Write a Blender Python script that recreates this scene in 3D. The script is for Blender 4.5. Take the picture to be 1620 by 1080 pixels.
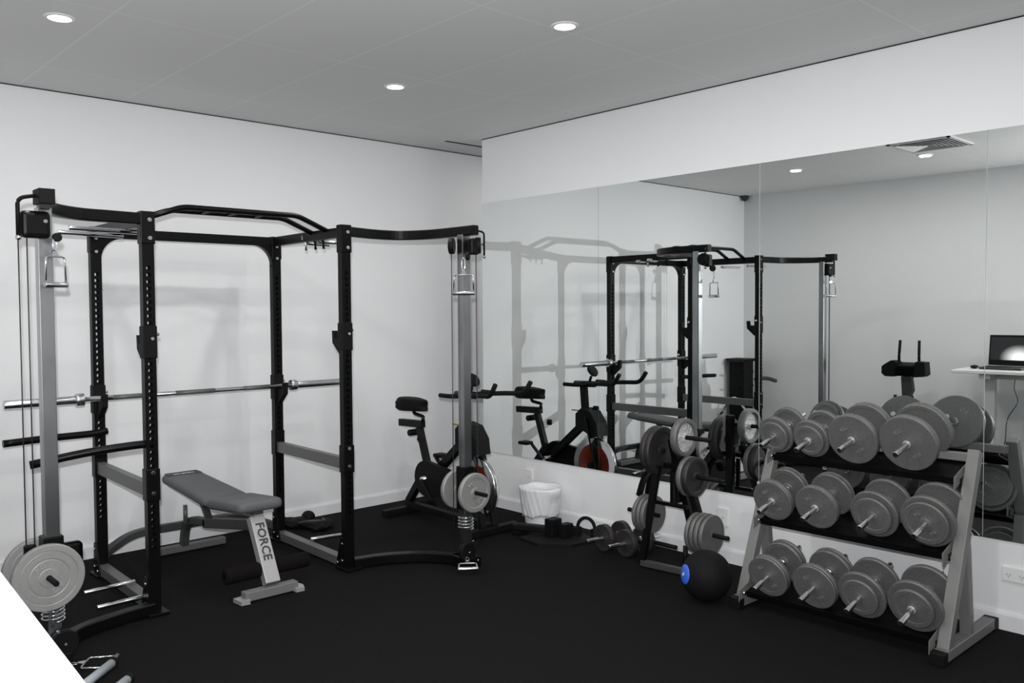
import bpy, bmesh, math, random
from math import pi, sin, cos, radians
from mathutils import Vector, Matrix, Quaternion

random.seed(7)
SC = bpy.context.scene
for o in list(bpy.data.objects):
    bpy.data.objects.remove(o)
COL = SC.collection

# ------------------------------------------------------------------ camera
CAM = Vector((5.3978, -4.6721, 1.5973))
YAW, PITCH, ROLL, FPX = radians(47.2344), radians(2.0329), radians(0.3773), 1368.15
fwd = Vector((-sin(YAW) * cos(PITCH), cos(YAW) * cos(PITCH), -sin(PITCH)))
rgt = Vector((cos(YAW), sin(YAW), 0))
dwn = fwd.cross(rgt)
r2 = rgt * cos(ROLL) + dwn * sin(ROLL)
d2 = -rgt * sin(ROLL) + dwn * cos(ROLL)
cd = bpy.data.cameras.new('camera')
cam = bpy.data.objects.new('camera', cd)
COL.objects.link(cam)
m = Matrix.Identity(4)
for i in range(3):
    m[i][0], m[i][1], m[i][2], m[i][3] = r2[i], -d2[i], -fwd[i], CAM[i]
cam.matrix_world = m
cd.sensor_width = 36
cd.lens = FPX / 1620 * 36
cd.clip_start = 0.05
SC.camera = cam

# ------------------------------------------------------------------ light
SC.view_settings.view_transform = 'Standard'
SC.view_settings.look = 'None'
SC.view_settings.gamma = 1
SC.view_settings.use_curve_mapping = False
SC.view_settings.exposure = 0.0
SC.cycles.sample_clamp_indirect = 4.0
SC.cycles.max_bounces = 14
SC.cycles.diffuse_bounces = 6
SC.cycles.glossy_bounces = 6
w = bpy.data.worlds.new('world')
SC.world = w
w.use_nodes = True
w.node_tree.nodes['Background'].inputs[0].default_value = (0.8, 0.85, 1, 1)
w.node_tree.nodes['Background'].inputs[1].default_value = 0.05

# the camera's own flash unit, just above the lens
fl = bpy.data.lights.new('flash', 'SPOT')
fl.energy = 520
fl.spot_size = radians(125)
fl.spot_blend = 1.0
fl.shadow_soft_size = 0.022
fl.color = (0.985, 0.99, 1.0)
flo = bpy.data.objects.new('flash', fl)
COL.objects.link(flo)
flo.location = CAM - d2 * 0.13 - r2 * 0.03
flo.rotation_euler = (fwd + Vector((-0.16, 0, 0.08))).to_track_quat('-Z', 'Y').to_euler()

CEIL_H = 3.0
XL = -0.589          # left wall
YB = -4.84           # wall behind the camera
LIGHTS = [(0.90, -3.42), (0.91, -1.50), (2.41, -1.54), (2.12, -3.55), (3.95, -1.52), (3.95, -3.5), (5.5, -1.52), (5.5, -3.5), (0.1, 0.95)]  # first four are seen fixtures; the rest are unseen lights added as fill
LAMP_W = 10.5

# ------------------------------------------------------------------ materials
def new_mat(name):
    mt = bpy.data.materials.new(name)
    mt.use_nodes = True
    return mt, mt.node_tree, mt.node_tree.nodes['Principled BSDF']

def mat(name, col, rough=0.5, metal=0.0, spec=0.5, noise=0.0, nscale=40, bump=0.0, bscale=200, bdist=0.002):
    mt, nt, p = new_mat(name)
    p.inputs['Base Color'].default_value = (*col, 1)
    p.inputs['Roughness'].default_value = rough
    p.inputs['Metallic'].default_value = metal
    p.inputs['Specular IOR Level'].default_value = spec
    if noise or bump:
        tc = nt.nodes.new('ShaderNodeTexCoord')
    if noise:
        n = nt.nodes.new('ShaderNodeTexNoise')
        n.inputs['Scale'].default_value = nscale
        n.inputs['Detail'].default_value = 4
        nt.links.new(tc.outputs['Object'], n.inputs['Vector'])
        cr = nt.nodes.new('ShaderNodeMixRGB')
        cr.inputs[1].default_value = tuple(c * (1 - noise) for c in col) + (1,)
        cr.inputs[2].default_value = tuple(min(1, c * (1 + noise)) for c in col) + (1,)
        nt.links.new(n.outputs['Fac'], cr.inputs[0])
        nt.links.new(cr.outputs[0], p.inputs['Base Color'])
    if bump:
        b = nt.nodes.new('ShaderNodeBump')
        b.inputs['Strength'].default_value = bump
        b.inputs['Distance'].default_value = bdist
        n2 = nt.nodes.new('ShaderNodeTexNoise')
        n2.inputs['Scale'].default_value = bscale
        n2.inputs['Detail'].default_value = 3
        nt.links.new(tc.outputs['Object'], n2.inputs['Vector'])
        nt.links.new(n2.outputs['Fac'], b.inputs['Height'])
        nt.links.new(b.outputs[0], p.inputs['Normal'])
    return mt

M_WALL = mat('white_wall_paint', (0.81, 0.815, 0.825), 0.65, noise=0.015, nscale=3, bump=0.05, bscale=120)
M_BASE = mat('white_skirting_paint', (0.76, 0.765, 0.78), 0.45)
M_FLOOR = mat('black_rubber_floor', (0.0065, 0.0061, 0.0064), 0.9, spec=0.1, noise=0.75, nscale=130, bump=0.5, bscale=160)
M_BLACK = mat('black_powder_coat', (0.0035, 0.0035, 0.004), 0.33, spec=0.17)
M_BLACKM = mat('matt_black_plastic', (0.005, 0.005, 0.0055), 0.55, spec=0.15)
M_RUBBER = mat('black_rubber', (0.006, 0.006, 0.0065), 0.7, spec=0.15)
M_FOAM = mat('black_foam', (0.006, 0.0045, 0.005), 0.9, spec=0.1)
M_CHROME = mat('chrome', (0.82, 0.83, 0.85), 0.13, 1.0)
M_BAR = mat('brushed_steel_bar', (0.62, 0.63, 0.65), 0.24, 1.0, bump=0.15, bscale=500)
M_COLUMN = mat('satin_chrome_column', (0.40, 0.41, 0.42), 0.26, 1.0, noise=0.25, nscale=4)
M_IRON = mat('grey_hammered_iron', (0.14, 0.14, 0.138), 0.42, 0.3, noise=0.35, nscale=110, bump=0.7, bscale=200)
M_EMBOSSL = mat('pale_raised_lettering', (0.45, 0.45, 0.45), 0.35, 0.4)  # raised letters in a paler colour, their highlight painted in
M_EMBOSS = mat('highlit_raised_lettering', (0.30, 0.30, 0.30), 0.35, 0.5)  # lighter than the iron, standing in for the highlight on raised letters
M_IRONL = mat('light_grey_hammered_iron', (0.30, 0.30, 0.295), 0.48, 0.3, noise=0.1, nscale=60, bump=0.45, bscale=260)
M_IROND = mat('dark_iron', (0.03, 0.027, 0.027), 0.45, 0.3, noise=0.15, nscale=60, bump=0.4, bscale=260)
M_SILVER = mat('rough_silver_casting', (0.80, 0.80, 0.80), 0.28, 0.55, bump=1.0, bscale=70, bdist=0.02)
M_GREY = mat('grey_powder_coat', (0.165, 0.165, 0.162), 0.5, 0.1, noise=0.12, nscale=200)
M_GREYD = mat('dark_grey_powder_coat', (0.05, 0.051, 0.052), 0.42, 0.1, spec=0.3)
M_SAFETY = mat('worn_grey_steel', (0.135, 0.135, 0.138), 0.42, 0.3)
M_PAD = mat('grey_vinyl', (0.10, 0.102, 0.106), 0.55, spec=0.35, bump=0.2, bscale=350)
M_PADD = mat('dark_grey_vinyl', (0.04, 0.041, 0.044), 0.55, spec=0.4)
M_BENCH = mat('silver_grey_paint', (0.42, 0.42, 0.43), 0.35, 0.4)
M_WHITE = mat('white_plastic', (0.80, 0.80, 0.80), 0.4)
M_TABLE = mat('white_laminate', (0.82, 0.82, 0.80), 0.35)
M_BAG = mat('white_bin_liner', (0.74, 0.75, 0.77), 0.4, spec=0.5)
M_BLUE = mat('blue_badge', (0.045, 0.13, 0.62), 0.4)
M_RED = mat('red_flywheel_enamel', (0.20, 0.022, 0.008), 0.45, noise=0.3, nscale=25)
M_TUBE = mat('grey_rubber_grip', (0.40, 0.44, 0.47), 0.55)
M_GOLD = mat('brass_pin', (0.5, 0.35, 0.08), 0.35, 0.8)
M_DARKGAP = mat('dark_gap', (0.01, 0.01, 0.01), 0.9)
M_VENT = mat('white_vent_metal', (0.6, 0.6, 0.6), 0.5)
M_LETTER = mat('dark_lettering', (0.03, 0.03, 0.032), 0.5)
M_LETTERW = mat('white_lettering', (0.7, 0.7, 0.7), 0.5)
M_CABLE = mat('black_cable_sheath', (0.02, 0.02, 0.022), 0.4)

def emis(name, col, s):
    mt, nt, p = new_mat(name)
    p.inputs['Base Color'].default_value = (0.8, 0.8, 0.8, 1)
    p.inputs['Emission Color'].default_value = (*col, 1)
    p.inputs['Emission Strength'].default_value = s
    return mt
M_LAMP = emis('downlight_lens', (1, 0.99, 0.97), 6)

# silvered mirror glass
M_MIRROR = mat('mirror_glass', (0.83, 0.855, 0.845), 0.0, 1.0)
M_POLISH = mat('polished_glass_edge', (0.42, 0.46, 0.45), 0.25, 0.2)
M_MEDGE = mat('mirror_cut_edge', (0.35, 0.45, 0.42), 0.15, 0.6)

# ceiling tiles 1.2 x 0.6 m with thin joints
def ceiling_mat():
    mt, nt, p = new_mat('grey_ceiling_tiles')
    p.inputs['Roughness'].default_value = 0.8
    tc = nt.nodes.new('ShaderNodeTexCoord')
    mp = nt.nodes.new('ShaderNodeMapping')
    mp.inputs['Location'].default_value = (-1.15, 0.81, 0)
    nt.links.new(tc.outputs['Object'], mp.inputs['Vector'])
    br = nt.nodes.new('ShaderNodeTexBrick')
    br.offset = 0.0
    br.inputs['Scale'].default_value = 1.0
    br.inputs['Brick Width'].default_value = 1.2
    br.inputs['Row Height'].default_value = 0.61
    br.inputs['Mortar Size'].default_value = 0.005
    br.inputs['Mortar Smooth'].default_value = 0.2
    br.inputs['Color1'].default_value = (0.70, 0.70, 0.70, 1)
    br.inputs['Color2'].default_value = (0.69, 0.69, 0.69, 1)
    br.inputs['Mortar'].default_value = (0.78, 0.78, 0.78, 1)
    nt.links.new(mp.outputs[0], br.inputs['Vector'])
    nt.links.new(br.outputs['Color'], p.inputs['Base Color'])
    return mt
M_CEIL = ceiling_mat()

def screen_mat():  # dark screen with the flash glare painted on as a glowing round spot
    mt, nt, p = new_mat('laptop_screen_glare')
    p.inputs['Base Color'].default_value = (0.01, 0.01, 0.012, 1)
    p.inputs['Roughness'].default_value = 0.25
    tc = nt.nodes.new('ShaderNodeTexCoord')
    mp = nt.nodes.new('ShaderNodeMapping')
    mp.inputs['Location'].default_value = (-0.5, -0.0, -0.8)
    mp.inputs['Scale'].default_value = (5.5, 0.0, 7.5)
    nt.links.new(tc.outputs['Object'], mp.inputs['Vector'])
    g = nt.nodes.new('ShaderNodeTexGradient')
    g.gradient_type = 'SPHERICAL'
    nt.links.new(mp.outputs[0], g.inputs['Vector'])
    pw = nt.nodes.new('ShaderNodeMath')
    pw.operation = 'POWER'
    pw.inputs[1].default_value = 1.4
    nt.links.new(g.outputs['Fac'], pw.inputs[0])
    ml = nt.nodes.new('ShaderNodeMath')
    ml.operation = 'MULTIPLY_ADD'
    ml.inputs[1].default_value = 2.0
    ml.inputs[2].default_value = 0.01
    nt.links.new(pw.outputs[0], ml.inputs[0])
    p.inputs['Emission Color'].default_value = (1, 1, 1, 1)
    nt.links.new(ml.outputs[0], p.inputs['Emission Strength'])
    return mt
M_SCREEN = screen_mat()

# ------------------------------------------------------------------ mesh builder
V = Vector

def basis(direction, up=(0, 0, 1)):
    d = V(direction).normalized()
    u = V(up)
    if abs(d.dot(u)) > 0.98:
        u = V((1, 0, 0)) if abs(d.x) < 0.9 else V((0, 1, 0))
    s = u.cross(d).normalized()
    return s, d.cross(s).normalized(), d

class MB:
    def __init__(self):
        self.bm = bmesh.new()

    def face(self, vs, smooth=False):
        try:
            f = self.bm.faces.new(vs)
            f.smooth = smooth
            return f
        except ValueError:
            return None

    def box(self, c, s, bevel=0.0, rot=None, seg=2):
        c = V(c)
        R = rot.to_3x3() if rot is not None else Matrix.Identity(3)
        vs = []
        for z in (-1, 1):
            for x, y in ((-1, -1), (1, -1), (1, 1), (-1, 1)):
                vs.append(self.bm.verts.new(c + R @ V((x * s[0] / 2, y * s[1] / 2, z * s[2] / 2))))
        q = [(3, 2, 1, 0), (4, 5, 6, 7), (0, 1, 5, 4), (1, 2, 6, 5), (2, 3, 7, 6), (3, 0, 4, 7)]
        fs = [self.face([vs[i] for i in t]) for t in q]
        if bevel > 0:
            es = list({e for f in fs for e in f.edges})
            bmesh.ops.bevel(self.bm, geom=es, offset=bevel, segments=seg, affect='EDGES', profile=0.5)
        return self

    def bar(self, a, b, w, h, up=(0, 0, 1), bevel=0.0):
        a, b = V(a), V(b)
        s, u, d = basis(b - a, up)
        R = Matrix((s, u, d)).transposed()
        return self.box((a + b) / 2, (w, h, (b - a).length), bevel, R)

    def rings(self, rings, closed_ends=True, smooth=True, loop=False):
        n = len(rings[0])
        for k in range(len(rings) - (0 if loop else 1)):
            A, B = rings[k], rings[(k + 1) % len(rings)]
            for i in range(n):
                self.face([A[i], A[(i + 1) % n], B[(i + 1) % n], B[i]], smooth)
        if closed_ends and not loop:
            self.face(list(reversed(rings[0])))
            self.face(rings[-1])

    def cyl(self, a, b, r0, r1=None, seg=20, bevel=0.0):
        a, b = V(a), V(b)
        r1 = r0 if r1 is None else r1
        s, u, d = basis(b - a)
        L = (b - a).length
        st = [(r0, 0), (r1, L)]
        if bevel > 0:
            st = [(r0 - bevel, 0), (r0 - .3 * bevel, .3 * bevel), (r0, bevel), (r1, L - bevel), (r1 - .3 * bevel, L - .3 * bevel), (r1 - bevel, L)]
        rg = []
        for r, t in st:
            rg.append([self.bm.verts.new(a + d * t + (s * cos(2 * pi * i / seg) + u * sin(2 * pi * i / seg)) * r) for i in range(seg)])
        self.rings(rg)
        return self

    def lathe(self, prof, a, d, seg=40, sharp=()):
        """prof: (radius, distance along d) from a; radius 0 makes a pole."""
        a = V(a)
        s, u, d = basis(d)
        rg = []
        for r, t in prof:
            if r <= 1e-6:
                rg.append([self.bm.verts.new(a + d * t)])
            else:
                rg.append([self.bm.verts.new(a + d * t + (s * cos(2 * pi * i / seg) + u * sin(2 * pi * i / seg)) * r) for i in range(seg)])
        for k in range(len(rg) - 1):
            A, B = rg[k], rg[k + 1]
            flat = abs(prof[k][1] - prof[k + 1][1]) < 1e-6 or k in sharp
            for i in range(seg):
                j = (i + 1) % seg
                if len(A) == 1 and len(B) == 1:
                    continue
                if len(A) == 1:
                    self.face([A[0], B[j], B[i]], not flat)
                elif len(B) == 1:
                    self.face([A[i], A[j], B[0]], not flat)
                else:
                    self.face([A[i], A[j], B[j], B[i]], not flat)
        return self

    def sweep(self, path, prof, up=(0, 0, 1), smooth=False, cap=True, loop=False, scale=None):
        path = [V(p) for p in path]
        n = len(path)
        rg = []
        for i, p in enumerate(path):
            if loop:
                t = path[(i + 1) % n] - path[(i - 1) % n]
            else:
                t = path[min(i + 1, n - 1)] - path[max(i - 1, 0)]
            s, u, d = basis(t, up)
            k = scale[i] if scale else 1
            rg.append([self.bm.verts.new(p + s * x * k + u * y * k) for x, y in prof])
        self.rings(rg, cap, smooth, loop)
        return self

    def tube(self, path, r, seg=12, up=(0, 0, 1), loop=False, scale=None):
        prof = [(cos(2 * pi * i / seg) * r, sin(2 * pi * i / seg) * r) for i in range(seg)]
        return self.sweep(path, prof, up, True, True, loop, scale)

    def rtube(self, path, w, h, up=(0, 0, 1), bev=0.006):
        x, y = w / 2, h / 2
        prof = [(-x + bev, -y), (x - bev, -y), (x, -y + bev), (x, y - bev), (x - bev, y), (-x + bev, y), (-x, y - bev), (-x, -y + bev)]
        return self.sweep(path, prof, up)

    def prism(self, pts, vec, smooth=False):
        vec = V(vec)
        A = [self.bm.verts.new(V(p)) for p in pts]
        B = [self.bm.verts.new(V(p) + vec) for p in pts]
        self.rings([A, B], True, smooth)
        return self

    def sphere(self, c, r, seg=24, ring=14, sx=1, sy=1, sz=1, fn=None):
        c = V(c)
        rg = []
        for k in range(1, ring):
            th = pi * k / ring
            row = []
            for i in range(seg):
                p = V((sin(th) * cos(2 * pi * i / seg), sin(th) * sin(2 * pi * i / seg), -cos(th)))
                q = V((p.x * sx, p.y * sy, p.z * sz)) * r
                if fn:
                    q = fn(q, p)
                row.append(self.bm.verts.new(c + q))
            rg.append(row)
        b0 = self.bm.verts.new(c + (fn(V((0, 0, -sz * r)), V((0, 0, -1))) if fn else V((0, 0, -sz * r))))
        b1 = self.bm.verts.new(c + (fn(V((0, 0, sz * r)), V((0, 0, 1))) if fn else V((0, 0, sz * r))))
        self.rings(rg, False, True)
        for i in range(seg):
            j = (i + 1) % seg
            self.face([b0, rg[0][j], rg[0][i]], True)
            self.face([b1, rg[-1][i], rg[-1][j]], True)
        return self

    def text(self, s, size, mtx, depth=0.001, bold=0.0):
        cu = bpy.data.curves.new('lettering', 'FONT')
        cu.body = s
        cu.size = size
        cu.extrude = depth
        cu.align_x = 'CENTER'
        cu.align_y = 'CENTER'
        cu.resolution_u = 2
        cu.offset = bold
        ob = bpy.data.objects.new('lettering', cu)
        COL.objects.link(ob)
        dg = bpy.context.evaluated_depsgraph_get()
        me = ob.evaluated_get(dg).to_mesh()
        n0 = len(self.bm.verts)
        self.bm.from_mesh(me)
        self.bm.verts.ensure_lookup_table()
        for v in self.bm.verts[n0:]:
            v.co = mtx @ v.co
        ob.evaluated_get(dg).to_mesh_clear()
        bpy.data.objects.remove(ob)
        bpy.data.curves.remove(cu)
        return self

    def move(self, mtx):
        bmesh.ops.transform(self.bm, matrix=mtx, verts=self.bm.verts)
        return self

    def build(self, name, material, parent=None, label=None, recalc=True):
        off = V((0, 0, 0))
        p = parent
        while p is not None:
            off = off + p.location
            p = p.parent
        if recalc:
            bmesh.ops.recalc_face_normals(self.bm, faces=self.bm.faces)
        for v in self.bm.verts:
            v.co -= off
        me = bpy.data.meshes.new(name)
        self.bm.to_mesh(me)
        self.bm.free()
        for mt in (material if isinstance(material, (list, tuple)) else [material]):
            me.materials.append(mt)
        o = bpy.data.objects.new(name, me)
        COL.objects.link(o)
        if parent is not None:
            o.parent = parent
        if label:
            o['label'] = label
        return o

def tag(o, label, cat, group=None):
    o['label'] = label
    o['category'] = cat
    if group:
        o['group'] = group
    return o

def thing(name, loc, label, cat, group=None):
    o = bpy.data.objects.new(name, None)
    o.location = loc
    o.empty_display_size = 0.1
    COL.objects.link(o)
    return tag(o, label, cat, group)

def single(name, mb, material, loc, label, cat, group=None):
    """a thing that is one mesh, its origin at its base"""
    loc = V(loc)
    for v in mb.bm.verts:
        v.co -= loc
    o = mb.build(name, material)
    o.location = loc
    return tag(o, label, cat, group)

def struct(name, mb, material):
    o = mb.build(name, material)
    o['kind'] = 'structure'
    return o

def dup(root, mtx, label, group=None):
    r = root.copy()
    COL.objects.link(r)
    r.matrix_world = mtx
    r['label'] = label
    if group:
        r['group'] = group
    for ch in list(root.children):
        c = ch.copy()
        COL.objects.link(c)
        c.parent = r
        for g in list(ch.children):
            d = g.copy()
            COL.objects.link(d)
            d.parent = c
    return r

def smooth_path(pts, n=8):
    """Catmull-Rom through pts"""
    pts = [V(p) for p in pts]
    P = [pts[0] * 2 - pts[1]] + pts + [pts[-1] * 2 - pts[-2]]
    out = []
    for i in range(1, len(P) - 2):
        for k in range(n):
            t = k / n
            a, b, c, d = P[i - 1], P[i], P[i + 1], P[i + 2]
            out.append(0.5 * (2 * b + (c - a) * t + (2 * a - 5 * b + 4 * c - d) * t * t + (3 * b - a - 3 * c + d) * t ** 3))
    out.append(pts[-1])
    return out

def fillet(pts, r, n=6):
    """polyline with rounded corners"""
    pts = [V(p) for p in pts]
    out = [pts[0]]
    for i in range(1, len(pts) - 1):
        a, b, c = pts[i - 1], pts[i], pts[i + 1]
        u, v = (a - b), (c - b)
        k = min(r, u.length * .45, v.length * .45)
        p0, p1 = b + u.normalized() * k, b + v.normalized() * k
        for j in range(n + 1):
            t = j / n
            out.append(p0 * (1 - t) ** 2 + b * 2 * t * (1 - t) + p1 * t * t)
    out.append(pts[-1])
    return out

# ------------------------------------------------------------------ the room
XR = 6.9
struct('floor', MB().box(((XL + XR) / 2, -1.7, -0.05), (XR - XL + 0.4, 7.0, 0.1)), M_FLOOR)
struct('ceiling', MB().box(((XL + XR) / 2, -1.7, CEIL_H + 0.05), (XR - XL + 0.4, 7.0, 0.1)), M_CEIL)
struct('wall_left', MB().box((XL - 0.05, -1.7, CEIL_H / 2), (0.1, 7.0, CEIL_H)), M_WALL)
struct('wall_right', MB().box((XR / 2, 0.06, CEIL_H / 2), (XR, 0.12, CEIL_H)), M_WALL)
struct('wall_back', MB().box(((XL + XR) / 2, YB - 0.05, CEIL_H / 2), (XR - XL, 0.1, CEIL_H)), M_WALL)
struct('wall_end', MB().box((XR + 0.05, -1.7, CEIL_H / 2), (0.1, 7.0, CEIL_H)), M_WALL)
struct('wall_passage', MB().box(((XL + 0.6) / 2, 1.55, CEIL_H / 2), (0.6 - XL, 0.1, CEIL_H)), M_WALL)

def skirting(name, a, b, nrm):
    a, b, nrm = V(a), V(b), V(nrm)
    pr = [(0, 0), (0.014, 0), (0.014, 0.075), (0.008, 0.09), (0, 0.092)]
    pts = [a + nrm * x + V((0, 0, z)) for x, z in pr]
    return struct(name, MB().prism(pts, b - a), M_BASE)
skirting('baseboard_left', (XL, YB, 0), (XL, 1.5, 0), (1, 0, 0))
skirting('baseboard_right', (0, 0, 0), (XR, 0, 0), (0, -1, 0))
skirting('baseboard_back', (XL, YB, 0), (XR, YB, 0), (0, 1, 0))
# access-hatch gap in the ceiling beside the wall end
struct('trim_1', MB().box((-0.24, 0.12, CEIL_H - 0.002), (0.02, 0.62, 0.004)), M_DARKGAP)
struct('trim_2', MB().box((XL + 0.004, -1.7, CEIL_H - 0.004), (0.004, 6.5, 0.005)), M_DARKGAP)
struct('trim_3', MB().box((XR / 2, -0.004, CEIL_H - 0.004), (XR, 0.004, 0.005)), M_DARKGAP)

# mirrors on the right wall
ZB, ZT = 0.4448, 2.476
JX = [0.0, 1.2688, 2.5648, 3.8328, 5.12]
ml = ['tall frameless mirror panel nearest the room corner',
      'frameless mirror panel behind the plate tree, second from the room corner',
      'frameless mirror panel behind the dumbbell rack, third from the room corner',
      'frameless mirror panel at the right edge of the photo']
for i in range(4):
    x0, x1 = JX[i] + 0.001, JX[i + 1] - 0.001
    b = MB().box(((x0 + x1) / 2, -0.0045, (ZB + ZT) / 2), (x1 - x0, 0.007, ZT - ZB))
    b.bm.faces.ensure_lookup_table()
    bmesh.ops.recalc_face_normals(b.bm, faces=b.bm.faces)
    for f in b.bm.faces:
        f.material_index = 0 if f.normal.y < -0.9 else 1
    single('mirror_panel', b, [M_MIRROR, M_MEDGE], ((x0 + x1) / 2, -0.0045, ZB), ml[i], 'mirror', 'mirror panels on the right wall')
    if i >= 2:
        pn = COL.objects[-1]
        eb = MB().box((x0, -0.0085, (ZB + ZT) / 2), (0.003, 0.001, ZT - ZB))
        ed = eb.build('polished_edge', M_POLISH, pn)

# ------------------------------------------------------------------ ceiling fittings
dl = ['round white ceiling downlight at the top left of the photo, left of the rack',
      'round white ceiling downlight farthest back, between rack and mirror wall',
      'round white ceiling downlight near the mirror wall, top centre of the photo',
      'round white ceiling downlight beside the air vent, seen only in the mirror']
lamp0 = None
for i, (x, y) in enumerate(LIGHTS):
    if lamp0 is None:
        lamp0 = thing('ceiling_downlight', (x, y, CEIL_H), dl[0], 'light', 'ceiling downlights')
        MB().lathe([(0.052, 0), (0.052, 0.006), (0.068, 0.004), (0.070, 0)], (x, y, CEIL_H), (0, 0, -1), 32).build('trim_ring', M_WHITE, lamp0)
        MB().lathe([(0.0, 0.0055), (0.053, 0.005)], (x, y, CEIL_H), (0, 0, -1), 32).build('lens', M_LAMP, lamp0)
    elif i < len(dl):
        dup(lamp0, Matrix.Translation((x, y, CEIL_H)), dl[i])
    la = bpy.data.lights.new('downlight_or_fill', 'AREA')
    la.shape = 'DISK'
    la.size = 0.10
    la.energy = LAMP_W * (0.5 if y > 0 else 1)  # the added passage light is dimmer, it lifts the wall near the corner
    la.color = (1.0, 0.985, 0.96)
    lo = bpy.data.objects.new('downlight_or_fill', la)
    COL.objects.link(lo)
    lo.location = (x, y, CEIL_H - 0.012)

vx, vy, vs = 2.37, -3.02, 0.52
vent = thing('air_vent', (vx, vy, CEIL_H), 'square slatted air vent in the ceiling, seen in the mirror', 'vent')
b = MB()
for sx, sy, lx, ly in ((0, 1, vs, .03), (0, -1, vs, .03), (1, 0, .03, vs), (-1, 0, .03, vs)):
    b.box((vx + sx * (vs / 2 - .015), vy + sy * (vs / 2 - .015), CEIL_H - 0.008), (lx, ly, 0.016))
b.build('frame', M_VENT, vent)
MB().box((vx, vy, CEIL_H - 0.003), (vs - .05, vs - .05, 0.004)).build('backing', M_DARKGAP, vent)
for q in range(4):
    R = Matrix.Rotation(q * pi / 2, 4, 'Z')
    b = MB()
    for k in range(6):
        d = 0.035 + k * 0.034
        T = Matrix.Translation((vx, vy, CEIL_H - 0.014)) @ R @ Matrix.Translation((0, d, 0)) @ Matrix.Rotation(radians(-38), 4, 'X')
        b.box(T.translation, (2 * d + 0.005, 0.026, 0.002), rot=T)
    b.build('slat_bank', M_VENT, vent)

single('security_camera', MB().cyl((XL + 0.05, YB + 0.06, CEIL_H), (XL + 0.05, YB + 0.06, CEIL_H - 0.025), 0.045).sphere((XL + 0.05, YB + 0.06, CEIL_H - 0.03), 0.038, 18, 10),
       M_GREYD, (XL + 0.05, YB + 0.06, CEIL_H), 'small dark security camera in the ceiling corner seen in the mirror', 'camera')

def outlet(x, z, w, h, label, n):
    t = thing('power_outlet', (x, 0, z), label, 'outlet', 'wall power outlets')
    MB().box((x, -0.006, z), (w, 0.012, h), 0.003).build('face_plate', M_WHITE, t)
    for k in range(n):
        cx = x + (k - (n - 1) / 2) * w * 0.5
        b = MB()
        for dx, rz in ((-0.007, 0.5), (0.007, -0.5), (0, 0)):
            b.box((cx + dx, -0.0125, z - (0.012 if dx == 0 else 0.002)), (0.0022, 0.001, 0.008), rot=Matrix.Rotation(rz, 4, 'Y'))
        b.build('socket', M_DARKGAP, t)
outlet(0.54, 0.30, 0.075, 0.115, 'white wall outlet above the white bin', 1)
outlet(2.31, 0.285, 0.072, 0.115, 'white wall outlet low behind the plate tree', 1)
outlet(3.985, 0.283, 0.118, 0.072, 'white double power outlet right of the dumbbell rack', 2)

# ------------------------------------------------------------------ weight plates
def plate_bm(R, T, hole=0.014, style=0, txt=None):
    """plate centred on the origin, axis +X"""
    h = T / 2
    if style == 0:      # raised rim, dished face, raised hub
        half = [(hole, h * 0.95), (R * .24, h * 0.95), (R * .27, h * .55), (R * .74, h * .55), (R * .78, h), (R * .96, h), (R, h * .75)]
    elif style == 1:    # stepped face with fine rings
        half = [(hole, h * 1.0), (R * .26, h * 1.0), (R * .28, h * .72), (R * .52, h * .72), (R * .54, h * .5), (R * .57, h * .5), (R * .59, h * .8),
                (R * .77, h * .8), (R * .785, h * .62), (R * .80, h * .62), (R * .815, h), (R * .97, h), (R, h * .7)]
    elif style == 2:    # thick rim, deep dish
        half = [(hole, h * 0.8), (R * .2, h * 0.8), (R * .24, h * .25), (R * .76, h * .25), (R * .80, h), (R * .95, h), (R, h * .8)]
    else:               # almost flat with a small hub
        half = [(hole, h), (R * .22, h), (R * .26, h * .7), (R * .83, h * .7), (R * .86, h * .85), (R * .97, h * .85), (R, h * .6)]
    prof = half + [(r, -t) for r, t in reversed(half)]
    prof.append(prof[0])
    b = MB().lathe(prof, (0, 0, 0), (1, 0, 0), 48)
    if txt:
        for ang in (0.6, 0.6 + pi):
            rr = R * (.5 if style != 1 else .4)
            Mx = Matrix.Rotation(ang, 4, 'X') @ Matrix.Translation((h * .72, 0, rr)) @ Matrix.Rotation(pi / 2, 4, 'Z') @ Matrix.Rotation(pi / 2, 4, 'X')
            nf = len(b.bm.faces)
            b.text(txt, R * .22, Mx, 0.003)
            b.bm.faces.ensure_lookup_table()
            for f in b.bm.faces[nf:]:
                f.material_index = 1
    return b

def weight_plate(c, R, T, material, label, style=0, hole=0.026, group=None, txt=None, inner=None):
    c = V(c)
    b = plate_bm(R, T, hole, style, txt)
    if inner is not None:
        bmesh.ops.recalc_face_normals(b.bm, faces=b.bm.faces)
        for f in b.bm.faces:
            cc = f.calc_center_median()
            if (cc.yz.length < R * .8 and cc.x > 0 and f.normal.x > .3):
                f.material_index = 1
        material = [material, inner]
    elif txt:
        material = [material, M_EMBOSSL]
    b.move(Matrix.Translation(c))
    return single('weight_plate', b, material, c, label, 'weight plate', group)

# ------------------------------------------------------------------ power rack
A, B, C, D = V((-.165, -2.96, 0)), V((.75, -2.985, 0)), V((-.145, -1.785, 0)), V((.79, -1.81, 0))
RC, LC = V((1.25, -1.24, 0)), V((1.12, -3.57, 0))
HT = 2.12
rack = thing('power_rack', (0.31, -2.385, 0), 'tall black power rack with two chrome cable columns against the left wall', 'power rack')
UW, UD = 0.062, 0.046     # width along Y, depth along X

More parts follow.
